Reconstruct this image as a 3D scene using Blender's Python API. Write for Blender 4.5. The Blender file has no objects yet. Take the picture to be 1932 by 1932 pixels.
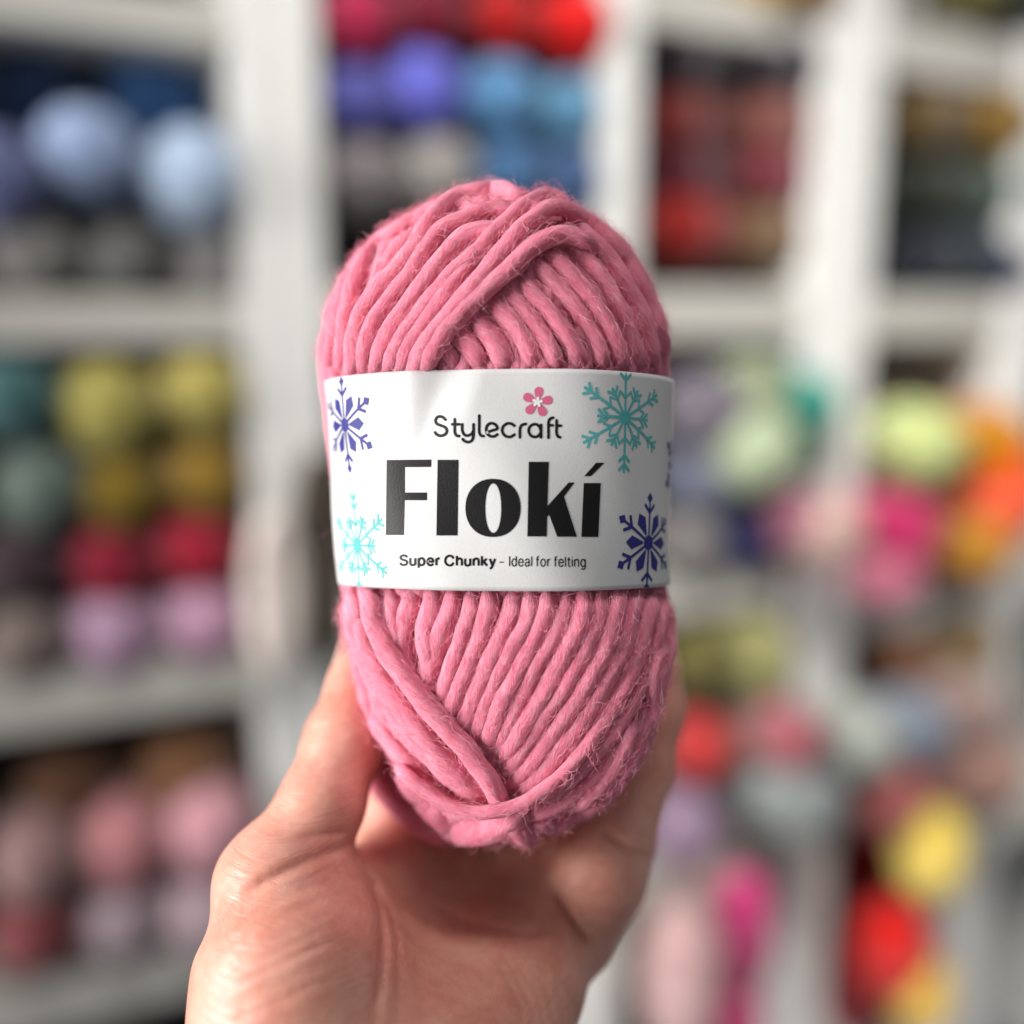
import bpy, bmesh, math, random
import numpy as np
from mathutils import Vector, Matrix
random.seed(7); rng = np.random.default_rng(11)
SC = bpy.context.scene
COL = SC.collection

# ------------------------------------------------------------------ camera, light, exposure
FPX = 1896.0                                   # focal length for a picture 1932 wide
PITCH = math.atan(366 / FPX)
EYE = np.array([0.0, 0.0, 1.35])
AX_R = np.array([1.0, 0, 0])
AX_F = np.array([0, math.cos(PITCH), -math.sin(PITCH)])
AX_U = np.array([0, math.sin(PITCH), math.cos(PITCH)])
cam_d = bpy.data.cameras.new('camera'); cam = bpy.data.objects.new('camera', cam_d); COL.objects.link(cam)
cam.location = EYE; cam.rotation_euler = (math.pi / 2 - PITCH, 0, 0)
cam_d.sensor_width = 36; cam_d.lens = 36 * FPX / 1932; cam_d.clip_start = 0.01; cam_d.clip_end = 50
cam_d.dof.use_dof = True; cam_d.dof.focus_distance = 0.2195; cam_d.dof.aperture_fstop = 2.4
SC.camera = cam
world = bpy.data.worlds.new('World'); SC.world = world; world.use_nodes = True
bg = world.node_tree.nodes['Background']; bg.inputs[0].default_value = (0.93, 0.96, 1.0, 1); bg.inputs[1].default_value = 0.15

def area(name, loc, target, sx, sy, power, color):
    l = bpy.data.lights.new(name, 'AREA'); l.shape = 'RECTANGLE'; l.size = sx; l.size_y = sy; l.energy = power; l.color = color
    o = bpy.data.objects.new(name, l); COL.objects.link(o); o.location = loc
    o.rotation_euler = (Vector(target) - Vector(loc)).to_track_quat('-Z', 'Y').to_euler()
    return o
area('window_light', (-3.4, -0.95, 1.70), (0.2, 0.5, 1.25), 1.8, 2.0, 255, (1.0, 0.975, 0.94))
shelf_fill = area('shelf_fill_light', (0.25, -0.1, 2.9), (0.6, 1.25, 0.9), 1.4, 0.4, 11, (1.0, 0.965, 0.92)); shelf_fill.data.spread = math.radians(62)  # added fill that brightens the shelves; its narrow beam spares the ball
SC.view_settings.view_transform = 'Standard'; SC.view_settings.look = 'None'
SC.view_settings.exposure = 0.28; SC.view_settings.gamma = 1.0
SC.render.engine = 'CYCLES'; SC.cycles.use_denoising = True
SC.cycles.max_bounces = 8; SC.cycles.sample_clamp_indirect = 4.0

# ------------------------------------------------------------------ helpers
def C2W(p):                                    # (right, up, forward) from the eye -> world
    p = np.asarray(p, float)
    return EYE + p[..., 0:1] * AX_R + p[..., 1:2] * AX_U + p[..., 2:3] * AX_F
def PX(x, y, z):
    return np.array([(x - 966) / FPX * z, -(y - 966) / FPX * z, z])
def lin(r, g, b):
    f = lambda c: (c / 12.92 if c <= .04045 else ((c + .055) / 1.055) ** 2.4)
    return (f(r / 255), f(g / 255), f(b / 255))
def link(o, parent=None):
    COL.objects.link(o); o.parent = parent; return o
def empty(name, loc, rz=0.0):
    o = bpy.data.objects.new(name, None); o.location = loc; o.rotation_euler = (0, 0, rz); o.empty_display_size = .02
    return link(o)
def tag(o, label, cat, group=None):
    o['label'] = label; o['category'] = cat
    if group: o['group'] = group
    return o
def mesh_obj(name, verts, faces, mat, parent=None, smooth=True, origin=None):
    me = bpy.data.meshes.new(name)
    v = np.asarray(verts, float)
    if origin is not None: v = v - np.asarray(origin)
    me.from_pydata(v.tolist(), [], [list(map(int, f)) for f in faces]); me.update()
    if smooth: me.polygons.foreach_set('use_smooth', [True] * len(me.polygons))
    if mat: me.materials.append(mat)
    return link(bpy.data.objects.new(name, me), parent)
def catmull(pts, n):
    P = np.asarray(pts, float)
    P = np.vstack([2 * P[0] - P[1], P, 2 * P[-1] - P[-2]])
    seg = np.linalg.norm(np.diff(P[1:-1, :2], axis=0), axis=1); cum = np.r_[0, np.cumsum(seg)]
    out = []
    for s in np.linspace(0, cum[-1], n):
        i = min(max(np.searchsorted(cum, s, side='right') - 1, 0), len(seg) - 1)
        t = (s - cum[i]) / max(seg[i], 1e-9); p0, p1, p2, p3 = P[i:i + 4]
        out.append(.5 * ((2 * p1) + (-p0 + p2) * t + (2 * p0 - 5 * p1 + 4 * p2 - p3) * t * t + (-p0 + 3 * p1 - 3 * p2 + p3) * t ** 3))
    return np.array(out)
def unit(v): return v / np.maximum(np.linalg.norm(v, axis=-1, keepdims=True), 1e-12)

class NT:
    def __init__(s, name):
        s.m = bpy.data.materials.new(name); s.m.use_nodes = True; s.t = s.m.node_tree; s.t.nodes.clear()
        s.out = s.n('ShaderNodeOutputMaterial'); s.b = s.n('ShaderNodeBsdfPrincipled'); s.l(s.b, 0, s.out, 0)
    def n(s, t, **k):
        x = s.t.nodes.new(t)
        for a, v in k.items(): setattr(x, a, v)
        return x
    def l(s, a, ao, b, bi): s.t.links.new(a.outputs[ao], b.inputs[bi])
    def set(s, **k):
        for a, v in k.items(): s.b.inputs[a.replace('_', ' ')].default_value = v
    def noise(s, vec, scale, detail=4, rough=.55, dist=0):
        x = s.n('ShaderNodeTexNoise'); x.inputs['Scale'].default_value = scale; x.inputs['Detail'].default_value = detail
        x.inputs['Roughness'].default_value = rough; x.inputs['Distortion'].default_value = dist
        if vec: s.l(vec[0], vec[1], x, 'Vector')
        return x
    def ramp(s, src, so, stops):
        r = s.n('ShaderNodeValToRGB'); e = r.color_ramp.elements
        while len(e) < len(stops): e.new(.5)
        for q, (p, c) in zip(e, stops): q.position = p; q.color = (*c, 1)
        s.l(src, so, r, 0); return r
    def bump(s, src, so, strength, dist, prev=None):
        b = s.n('ShaderNodeBump'); b.inputs['Strength'].default_value = strength; b.inputs['Distance'].default_value = dist
        s.l(src, so, b, 'Height')
        if prev: s.l(prev, 0, b, 'Normal')
        return b

# ------------------------------------------------------------------ materials
def mat_yarn():
    t = NT('pink_wool'); uv = t.n('ShaderNodeUVMap'); uv.uv_map = 'UVMap'
    mp = t.n('ShaderNodeMapping'); mp.inputs['Scale'].default_value = (150, 9, 1); t.l(uv, 0, mp, 0)
    # fibres run along the strand with a slow twist: u = metres along, v = turns round
    sep = t.n('ShaderNodeSeparateXYZ'); t.l(uv, 0, sep, 0)
    ma = t.n('ShaderNodeMath', operation='MULTIPLY_ADD'); t.l(sep, 0, ma, 0); ma.inputs[1].default_value = 26.0; t.l(sep, 1, ma, 2)
    cb = t.n('ShaderNodeCombineXYZ'); mu = t.n('ShaderNodeMath', operation='MULTIPLY'); t.l(sep, 0, mu, 0); mu.inputs[1].default_value = 160.0
    mv = t.n('ShaderNodeMath', operation='MULTIPLY'); t.l(ma, 0, mv, 0); mv.inputs[1].default_value = 14.0
    inf = t.n('ShaderNodeObjectInfo'); mr = t.n('ShaderNodeMath', operation='MULTIPLY'); t.l(inf, 'Random', mr, 0); mr.inputs[1].default_value = 90
    t.l(mu, 0, cb, 0); t.l(mv, 0, cb, 1); t.l(mr, 0, cb, 2)
    n1 = t.noise((cb, 0), 1.0, 5, .65, .6); n2 = t.noise((cb, 0), 3.4, 4, .7, .8)
    r = t.ramp(n1, 0, [(.25, (.94, .205, .315)), (.5, (.985, .305, .425)), (.78, (.99, .44, .545))])
    mix = t.n('ShaderNodeMix', data_type='RGBA', blend_type='MULTIPLY'); mix.inputs[0].default_value = .25
    r2 = t.ramp(n2, 0, [(.30, (.62, .46, .50)), (.60, (1, 1, 1))])
    t.l(r, 0, mix, 6); t.l(r2, 0, mix, 7); t.l(mix, 2, t.b, 'Base Color')
    b1 = t.bump(n1, 0, .65, .0011); b2 = t.bump(n2, 0, .9, .0008, b1); t.l(b2, 0, t.b, 'Normal')
    t.set(Roughness=.9, Sheen_Weight=.14, Sheen_Roughness=.45, Subsurface_Weight=.4, Subsurface_Scale=.002)
    t.b.inputs['Sheen Tint'].default_value = (1, .72, .78, 1); t.b.inputs['Subsurface Radius'].default_value = (1, .35, .4)
    t.b.inputs['Specular IOR Level'].default_value = .15
    return t.m
def mat_fuzz():
    t = NT('pink_fuzz'); inf = t.n('ShaderNodeHairInfo')
    r = t.ramp(inf, 'Random', [(0, (.92, .21, .33)), (.5, (.98, .37, .49)), (1, (.99, .63, .71))]); t.l(r, 0, t.b, 'Base Color')
    t.set(Roughness=1.0); t.b.inputs['Specular IOR Level'].default_value = .02
    return t.m
def mat_paper():
    t = NT('white_paper'); tc = t.n('ShaderNodeTexCoord')
    n = t.noise((tc, 'Object'), 2600, 4, .6); n3 = t.noise((tc, 'Object'), 45, 3)
    r = t.ramp(n, 0, [(.3, (.61, .605, .605)), (.7, (.665, .66, .66))]); t.l(r, 0, t.b, 'Base Color')
    b = t.bump(n, 0, .22, .0002); b2 = t.bump(n3, 0, .25, .0006, b); t.l(b2, 0, t.b, 'Normal')
    t.set(Roughness=.48); t.b.inputs['Specular IOR Level'].default_value = .3
    return t.m
def mat_ink(name, col, rough=.38):
    t = NT(name); tc = t.n('ShaderNodeTexCoord'); n = t.noise((tc, 'Object'), 2600, 4, .6)
    r = t.ramp(n, 0, [(.3, tuple(c * .85 for c in col)), (.7, col)]); t.l(r, 0, t.b, 'Base Color')
    b = t.bump(n, 0, .3, .0002); t.l(b, 0, t.b, 'Normal'); t.set(Roughness=rough); t.b.inputs['Specular IOR Level'].default_value = .18
    return t.m
def mat_skin():
    t = NT('skin'); tc = t.n('ShaderNodeTexCoord')
    n = t.noise((tc, 'Object'), 55, 4, .6); n2 = t.noise((tc, 'Object'), 420, 3, .6)
    r = t.ramp(n, 0, [(.3, (.64, .255, .19)), (.5, (.74, .355, .27)), (.72, (.79, .445, .355))])
    mix = t.n('ShaderNodeMix', data_type='RGBA', blend_type='MULTIPLY'); mix.inputs[0].default_value = .35
    r2 = t.ramp(n2, 0, [(.35, (.82, .70, .66)), (.65, (1, 1, 1))]); t.l(r, 0, mix, 6); t.l(r2, 0, mix, 7)
    t.l(mix, 2, t.b, 'Base Color')
    # fine skin lines: stretched noise running up and to the right across the hand
    mp = t.n('ShaderNodeMapping'); mp.inputs['Rotation'].default_value = (0, math.radians(32), 0); mp.inputs['Scale'].default_value = (38, 150, 720)
    t.l(tc, 'Object', mp, 0); nl = t.noise((mp, 0), 1, 5, .6, 1.2)
    v = t.n('ShaderNodeTexVoronoi', feature='DISTANCE_TO_EDGE'); v.inputs['Scale'].default_value = 900; t.l(tc, 'Object', v, 'Vector')
    vr = t.ramp(v, 0, [(0, (0, 0, 0)), (.12, (1, 1, 1))])
    b0 = t.bump(nl, 0, .55, .0007); b1 = t.bump(vr, 0, .10, .00025, b0); b2 = t.bump(n2, 0, .12, .0004, b1)
    t.l(b2, 0, t.b, 'Normal')
    t.set(Roughness=.40, Subsurface_Weight=.4, Subsurface_Scale=.006); t.b.inputs['Subsurface Radius'].default_value = (1, .28, .16)
    t.b.inputs['Specular IOR Level'].default_value = .42
    return t.m
def mat_simple(name, col, rough=.5, nscale=60, var=.12):
    t = NT(name); tc = t.n('ShaderNodeTexCoord'); n = t.noise((tc, 'Object'), nscale, 4)
    r = t.ramp(n, 0, [(.3, tuple(c * (1 - var) for c in col)), (.7, col)]); t.l(r, 0, t.b, 'Base Color'); t.set(Roughness=rough)
    b = t.bump(n, 0, .05, .001); t.l(b, 0, t.b, 'Normal')
    return t.m
def mat_objcol():
    t = NT('dyed_wool'); inf = t.n('ShaderNodeObjectInfo'); tc = t.n('ShaderNodeTexCoord'); n = t.noise((tc, 'Object'), 14, 5, .65)
    r = t.ramp(n, 0, [(.3, (.62, .62, .62)), (.7, (1, 1, 1))])
    mix = t.n('ShaderNodeMix', data_type='RGBA', blend_type='MULTIPLY'); mix.inputs[0].default_value = 1
    t.l(inf, 'Color', mix, 6); t.l(r, 0, mix, 7); t.l(mix, 2, t.b, 'Base Color')
    b = t.bump(n, 0, .4, .03); t.l(b, 0, t.b, 'Normal'); t.set(Roughness=.9, Sheen_Weight=.2)
    t.b.inputs['Specular IOR Level'].default_value = .15
    return t.m
M_YARN = mat_yarn(); M_FUZZ = mat_fuzz(); M_PAPER = mat_paper(); M_SKIN = mat_skin()
M_BLACK = mat_ink('black_ink', (.012, .011, .012), .40); M_NAVY = mat_ink('navy_ink', (.035, .035, .22), .5)
M_TEAL = mat_ink('teal_ink', (.10, .46, .46), .5); M_PINK = mat_ink('pink_ink', (.62, .13, .24), .5); M_WHITE = mat_ink('white_ink', (.86, .855, .85), .5)
M_SHELF = mat_simple('white_laminate_shaded', (.48, .465, .43), .5, 30, .05); M_POST = mat_simple('white_laminate_lit', (.75, .745, .725), .4, 30, .03)  # same white boards: shelves coloured as shaded, uprights as lit
M_BACK = mat_simple('shaded_backing', (.022, .02, .018), .8)  # backing painted near black to carry the shade deep in the cubbies
M_WOOL = mat_objcol(); M_BAND = mat_simple('dull_band_paper', (.62, .60, .58), .5)
def mat_band():
    t = NT('tinted_band_paper'); inf = t.n('ShaderNodeObjectInfo'); t.l(inf, 'Color', t.b, 'Base Color'); t.set(Roughness=.5); return t.m
M_BAND = mat_band()
M_NAIL = mat_simple('nail', (.80, .52, .44), .25, 200, .05)

# ------------------------------------------------------------------ shelving wall behind
YAW = math.radians(26); WD = 0.95
W_D = np.array([math.cos(YAW), math.sin(YAW), 0]); W_N = np.array([-math.sin(YAW), math.cos(YAW), 0])
W_O = EYE + WD * W_N
def wall(px, py, t=0.0):                        # where the line of sight meets the plane t behind the shelf fronts: (s, t, z) local
    r = AX_R * (px - 966) / FPX - AX_U * (py - 966) / FPX + AX_F
    P = r * (WD + t) / (r @ W_N)
    return np.array([P @ W_D, t, P[2]]), (P @ AX_F)
def box(name, x0, x1, y0, y1, z0, z1, mat, parent, bev=.0025):
    bm = bmesh.new(); bmesh.ops.create_cube(bm, size=1)
    for v in bm.verts: v.co = Vector(((x0 + x1) / 2 + v.co.x * (x1 - x0), (y0 + y1) / 2 + v.co.y * (y1 - y0), (z0 + z1) / 2 + v.co.z * (z1 - z0)))
    bmesh.ops.bevel(bm, geom=bm.edges[:], offset=bev, segments=2, affect='EDGES', profile=.6)
    me = bpy.data.meshes.new(name); bm.to_mesh(me); bm.free(); me.materials.append(mat)
    return link(bpy.data.objects.new(name, me), parent)
DEP = .32; ZB = -1.35; ZT = .80
def shelf_unit(label, panels, bays, zs):
    s0 = panels[0][0]
    r = empty('shelving_unit', tuple(W_O + s0 * W_D + np.array([0, 0, ZB])), YAW)
    tag(r, label, 'shelves', 'white shelving units')
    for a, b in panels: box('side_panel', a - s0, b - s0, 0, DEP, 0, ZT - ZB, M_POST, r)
    for a, b in bays:
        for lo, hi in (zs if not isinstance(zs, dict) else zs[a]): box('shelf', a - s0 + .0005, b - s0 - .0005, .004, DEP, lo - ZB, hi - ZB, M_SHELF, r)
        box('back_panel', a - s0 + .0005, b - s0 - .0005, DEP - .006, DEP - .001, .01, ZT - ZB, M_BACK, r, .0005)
    return r
shelf_unit('white shelving unit along the left edge, full of blue, olive and pink yarn', [(-.20, -.162), (.192, .229)], [(-.162, .192)], [(.232, .272), (-.023, .018), (-.368, -.315), (-.67, -.618), (-1.1, -1.06), (.56, .60)])
shelf_unit('white shelving unit with a middle divider behind the held yarn ball', [(.230, .267), (.570, .612), (.860, .908)], [(.267, .570), (.612, .860)], {.267: [(.350, .395), (-.023, .032), (-.353, -.305), (-.69, -.64), (-1.1, -1.06)], .612: [(.302, .347), (-.023, .032), (-.353, -.305), (-.72, -.66), (-1.1, -1.06)]})
shelf_unit('white shelving unit near the right edge, lime and orange yarn inside', [(.909, .958), (1.205, 1.245)], [(.958, 1.205)], [(.29, .35), (-.027, .03), (-.42, -.37), (-1.06, -1.01)])
shelf_unit('white shelving unit cut off by the right edge of the picture', [(1.246, 1.292), (1.60, 1.64)], [(1.292, 1.60)], [(.29, .35), (-.027, .03), (-.42, -.37), (-.80, -.75)])

# one background yarn ball: spheroid of wound strands, axis z, half length 1.35, radius 1
def make_ball_mesh():
    nu, nv = 72, 40; V = []; Fc = []
    for j in range(nv + 1):
        ph = -math.pi / 2 + math.pi * j / nv
        for i in range(nu):
            th = 2 * math.pi * i / nu
            top = th % math.pi > math.pi * .5 * (1 + .6 * math.sin(ph))
            ph2 = th * 7 + (14 if top else -14) * ph * 1.1
            r = 1 + .045 * (abs(math.sin(ph2)) - .5) + (.03 if top else 0)
            c = abs(math.cos(ph)) ** .72; s = math.copysign(abs(math.sin(ph)) ** .9, ph)
            V.append((c * r * math.cos(th), c * r * math.sin(th), 1.35 * s * (r ** .5)))
    for j in range(nv):
        for i in range(nu): Fc.append((j * nu + i, j * nu + (i + 1) % nu, (j + 1) * nu + (i + 1) % nu, (j + 1) * nu + i))
    me = bpy.data.meshes.new('yarn_ball'); me.from_pydata(V, [], Fc); me.polygons.foreach_set('use_smooth', [True] * len(Fc)); me.materials.append(M_WOOL)
    n = 40; BV = []; BF = []
    for z in (-.20, .20):
        for i in range(n): BV.append((1.06 * math.cos(2 * math.pi * i / n), 1.06 * math.sin(2 * math.pi * i / n), z))
    for i in range(n): BF.append((i, (i + 1) % n, n + (i + 1) % n, n + i))
    mb = bpy.data.meshes.new('paper_band'); mb.from_pydata(BV, [], BF); mb.polygons.foreach_set('use_smooth', [True] * n); mb.materials.append(M_BAND)
    return me, mb
BALL_ME, BAND_ME = make_ball_mesh()
ORD = ['leftmost', 'second from left', 'third from left', 'fourth from left', 'fifth from left']
SEEN_LABELS = set()
def row(where, rowname, balls, t=.03, axis='end', gain=1.0):
    """balls: (colour words, px, py, radius px, srgb[, axis[, t]])"""
    for k, b in enumerate(balls):
        words, px, py, rp, rgb = b[:5]; rp *= 1.06; ax = b[5] if len(b) > 5 else axis; tt = b[6] if len(b) > 6 else t
        loc, depth = wall(px, py, tt); rad = rp / FPX * depth
        o = bpy.data.objects.new('yarn_ball', BALL_ME)
        o.location = W_O + loc[0] * W_D + loc[1] * W_N + np.array([0, 0, loc[2]]); link(o)
        o.scale = (rad, rad, rad * (1.6 if ax == 'tall' else 1))
        j = random.uniform(-.12, .12); spin = random.uniform(0, 6.28)
        base = {'end': Matrix.Rotation(math.radians(90), 4, 'X'), 'up': Matrix.Identity(4), 'tall': Matrix.Identity(4), 'side': Matrix.Rotation(math.radians(90), 4, 'Y')}[ax]
        o.rotation_euler = (Matrix.Rotation(YAW + j, 4, 'Z') @ base @ Matrix.Rotation(spin, 4, 'Z')).to_euler()
        m_ = sum(rgb) / 3; rgb = [min(255, max(2, m_ + (x - m_) * 1.22)) for x in rgb]; c = [min(.9, x * gain * (.62 if px > 1250 else .72)) for x in lin(*rgb)]; o.color = (*c, 1)
        pos = 'only one' if len(balls) == 1 else (ORD[k] if k < len(balls) - 1 or len(balls) == 2 and k == 0 else 'rightmost')
        lab = f'{words} yarn ball, {pos} in {rowname} of {where}'
        assert lab not in SEEN_LABELS, lab
        SEEN_LABELS.add(lab); tag(o, lab, 'yarn ball', 'yarn balls on the shelves')
        bnd = bpy.data.objects.new('paper_band', BAND_ME); link(bnd, o); bnd.color = (*[x * .8 + .07 for x in c], 1)
G = 1.7
W = 'top left cubby'
row(W, 'back row', [('dark navy', 60, 195, 88, (48, 62, 88)), ('steel blue', 285, 200, 88, (62, 92, 130))], t=.12, gain=G * 1.3)
row(W, 'front row', [('muted lilac blue', -12, 345, 85, (118, 125, 165)), ('periwinkle', 168, 300, 84, (165, 182, 215)), ('pale ice blue', 366, 345, 88, (196, 214, 238))], gain=1.25)
row(W, 'bottom row', [('mid grey', 65, 485, 72, (140, 138, 136)), ('dark grey', 225, 488, 72, (118, 117, 116)), ('light grey', 395, 495, 70, (155, 152, 152))], t=.05, gain=1.5)
W = 'middle left cubby'
row(W, 'top row', [('deep teal', 28, 745, 84, (68, 98, 100)), ('olive yellow', 200, 765, 86, (160, 152, 92)), ('soft olive', 372, 745, 84, (160, 150, 92))], t=.05, gain=G)
row(W, 'second row', [('grey green', 75, 915, 78, (98, 110, 104)), ('dark mustard', 225, 920, 75, (118, 100, 36)), ('mustard', 385, 895, 75, (128, 104, 44))], t=.05, gain=G)
row(W, 'third row', [('dark brown', 45, 1060, 76, (58, 44, 50)), ('crimson', 205, 1060, 76, (122, 24, 48)), ('bright crimson', 368, 1035, 75, (136, 24, 48))], t=.05, gain=G)
row(W, 'bottom row', [('taupe', 55, 1200, 74, (126, 114, 110)), ('lilac pink', 210, 1185, 76, (190, 160, 184)), ('orchid pink', 378, 1165, 74, (200, 162, 186))], t=.04, gain=1.35)
W = 'bottom left cubby'
row(W, 'top row', [('chestnut brown', 125, 1465, 88, (78, 54, 40)), ('cocoa brown', 335, 1440, 88, (100, 72, 52))], t=.08, gain=G * 1.2)
row(W, 'middle row', [('dusty mauve', 78, 1600, 80, (150, 122, 122)), ('rose pink', 225, 1580, 76, (206, 148, 152)), ('blush pink', 385, 1550, 80, (218, 168, 178))], gain=1.3)
row(W, 'bottom row', [('dark rose', 70, 1735, 78, (116, 62, 66)), ('pale mauve', 222, 1715, 74, (180, 164, 172)), ('mauve grey', 378, 1695, 76, (196, 176, 184))], gain=1.4)
W = 'cubby above held ball'
row(W, 'top row', [('raspberry', 672, 55, 76, (140, 34, 66)), ('dark burgundy', 800, 50, 74, (92, 6, 34)), ('deep red', 930, 55, 74, (136, 4, 6)), ('bright red', 1062, 66, 76, (172, 2, 6))], t=.05, gain=G * 1.1)
row(W, 'second row', [('violet', 668, 200, 68, (88, 88, 150)), ('periwinkle violet', 785, 185, 76, (104, 106, 186)), ('sky blue', 928, 200, 74, (92, 132, 168)), ('turquoise blue', 1058, 222, 66, (98, 140, 168))], t=.05, gain=1.6)
row(W, 'third row', [('warm grey', 680, 345, 72, (118, 112, 114)), ('stone grey', 812, 340, 74, (142, 138, 136)), ('denim blue', 945, 340, 72, (66, 98, 132)), ('slate blue', 1062, 350, 66, (68, 90, 124))], t=.05, gain=1.6)
W = 'upper right-centre cubby'
row(W, 'top row', [('black', 1290, 120, 70, (46, 38, 44)), ('charcoal', 1445, 130, 76, (62, 54, 62))], t=.05, axis='side', gain=1.05)
row(W, 'second row', [('brick red', 1290, 240, 62, (112, 34, 30)), ('dusty rose', 1455, 245, 66, (150, 98, 90))], t=.05, axis='side', gain=1.05)
row(W, 'third row', [('dark plum', 1300, 335, 60, (84, 8, 34)), ('rose red', 1455, 338, 62, (140, 66, 76))], t=.05, axis='side', gain=1.05)
row(W, 'bottom row', [('orange red', 1300, 435, 66, (148, 22, 6)), ('tan', 1440, 450, 60, (140, 112, 86)), ('copper brown', 1520, 490, 44, (138, 98, 72))], t=.05, axis='side', gain=1.05)
W = 'shelf along the top edge'
row(W, 'front row', [('honey yellow', 1440, -22, 60, (190, 160, 100)), ('ochre', 1520, 0, 50, (140, 104, 50)), ('moss green', 1820, -5, 62, (96, 92, 56)), ('bottle green', 1915, 5, 56, (52, 60, 56))], t=.03, gain=1.3)
W = 'top right cubby'
row(W, 'top row', [('khaki', 1745, 230, 66, (112, 92, 60)), ('golden mustard', 1865, 240, 66, (158, 124, 50))], t=.04, axis='side', gain=1.1)
row(W, 'second row', [('dark forest green', 1745, 365, 62, (40, 46, 34)), ('pine green', 1820, 372, 58, (66, 86, 72)), ('pale sea green', 1905, 362, 56, (150, 168, 162))], t=.04, axis='side', gain=1.1)
row(W, 'bottom row', [('midnight blue', 1750, 500, 62, (36, 42, 54)), ('dark teal', 1830, 492, 60, (34, 52, 66)), ('royal navy', 1868, 512, 60, (26, 46, 90))], t=.04, axis='side', gain=1.1)
W = 'middle right-centre cubby'
row(W, 'top row', [('grey violet', 1318, 780, 76, (108, 102, 112)), ('sage green', 1405, 745, 68, (150, 158, 132)), ('bright teal', 1500, 765, 62, (62, 150, 136))], t=.02, gain=1.5)
row(W, 'second row', [('blue grey', 1310, 900, 74, (112, 116, 132)), ('pale mint', 1410, 850, 76, (178, 190, 162), 'end', -.02), ('green teal', 1502, 850, 50, (90, 128, 114))], t=.03, gain=1.35)
row(W, 'bottom row', [('stone', 1290, 1020, 62, (128, 124, 122)), ('ultramarine', 1372, 1000, 64, (44, 52, 104)), ('deep purple', 1430, 1002, 58, (62, 42, 84)), ('mauve pink', 1490, 980, 60, (150, 102, 118), 'end', -.02), ('pale rose', 1548, 1000, 62, (186, 160, 152), 'end', -.05)], t=.03, gain=1.5)
W = 'middle right cubby'
row(W, 'top row', [('lime green', 1718, 838, 72, (200, 210, 150), 'end', -.03), ('amber', 1838, 840, 74, (205, 140, 24), 'end', -.01), ('vivid orange', 1888, 930, 70, (240, 90, 10), 'up', -.05)], gain=1.35)
row(W, 'bottom row', [('magenta', 1672, 1000, 70, (186, 52, 104), 'end', -.03), ('ruby', 1752, 985, 56, (160, 22, 52)), ('gold', 1815, 1030, 66, (192, 140, 60), 'end', -.03), ('bubblegum pink', 1668, 1085, 54, (184, 112, 132), 'end', -.05)], gain=1.4)
W = 'lower right cubby'
row(W, 'back row', [('russet', 1665, 1235, 66, (138, 100, 78)), ('sandy brown', 1775, 1200, 72, (146, 126, 96))], t=.06, gain=1.6)
row(W, 'front row', [('pale grey green', 1612, 1385, 66, (172, 176, 170), 'end', -.06), ('powder blue', 1700, 1370, 64, (150, 160, 176), 'end', -.03), ('dusty pink', 1800, 1340, 68, (164, 142, 136), 'end', -.02)], gain=1.2)
row(W, 'bottom row', [('coral', 1645, 1490, 70, (172, 104, 102), 'end', -.05), ('old rose', 1725, 1480, 58, (140, 96, 94), 'end', -.02), ('faded pink', 1815, 1440, 80, (166, 134, 124), 'end', -.03)], gain=1.3)
row(W, 'upper rear row', [('biscuit', 1700, 1300, 58, (146, 118, 98)), ('pinkish tan', 1850, 1265, 54, (150, 128, 118))], t=.10, gain=1.5)
row(W, 'lower rear row', [('brick brown', 1690, 1570, 58, (120, 62, 58)), ('clay', 1800, 1530, 56, (134, 112, 100))], t=.10, gain=1.5)
W = 'lower right-centre cubby'
row(W, 'top row', [('dark olive', 1308, 1235, 66, (98, 92, 52)), ('pale olive', 1398, 1235, 76, (150, 148, 104))], t=.03, gain=1.5)
row(W, 'middle row', [('poppy red', 1305, 1400, 62, (184, 62, 62)), ('smoky grey', 1395, 1390, 60, (110, 108, 98)), ('raspberry pink', 1478, 1385, 58, (158, 96, 104), 'end', -.04)], t=.02, gain=1.4)
row(W, 'lower row', [('lavender', 1275, 1545, 68, (162, 140, 162)), ('graphite', 1385, 1480, 60, (94, 96, 96)), ('slate grey', 1492, 1500, 74, (136, 142, 142), 'end', -.05)], t=.02, gain=1.3)
row(W, 'back row', [('dull sage', 1345, 1325, 52, (110, 112, 92)), ('grey green', 1440, 1315, 50, (126, 130, 112)), ('plum brown', 1345, 1475, 50, (104, 70, 70)), ('ash grey', 1440, 1560, 56, (120, 116, 118))], t=.09, gain=1.5)
W = 'bottom cubby beside wrist'
row(W, 'top row', [('greyish pink', 1300, 1640, 70, (172, 150, 148))], t=.03, gain=1.3)
row(W, 'back row', [('oatmeal', 1225, 1690, 62, (168, 162, 150)), ('shadowed taupe', 1180, 1800, 60, (126, 114, 104))], t=.06, gain=1.3)
row(W, 'front row', [('light shell pink', 1288, 1850, 66, (226, 190, 190), 'tall', -.06), ('hot pink', 1402, 1755, 52, (222, 78, 142), 'tall', -.05), ('deep pink', 1385, 1925, 50, (222, 78, 140), 'up', -.05)], gain=1.15)
W = 'bottom right cubby'
row(W, 'back row', [('dark cherry', 1615, 1660, 74, (122, 6, 8), 'up')], t=.06, gain=1.9)
row(W, 'front row', [('burgundy', 1605, 1850, 72, (140, 4, 36), 'up'), ('scarlet', 1680, 1785, 66, (215, 26, 6), 'up', -.05), ('canary yellow', 1758, 1605, 60, (246, 218, 118), 'up', -.08), ('lemon yellow', 1738, 1875, 52, (240, 204, 108), 'up', -.08)], gain=1.35)

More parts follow.
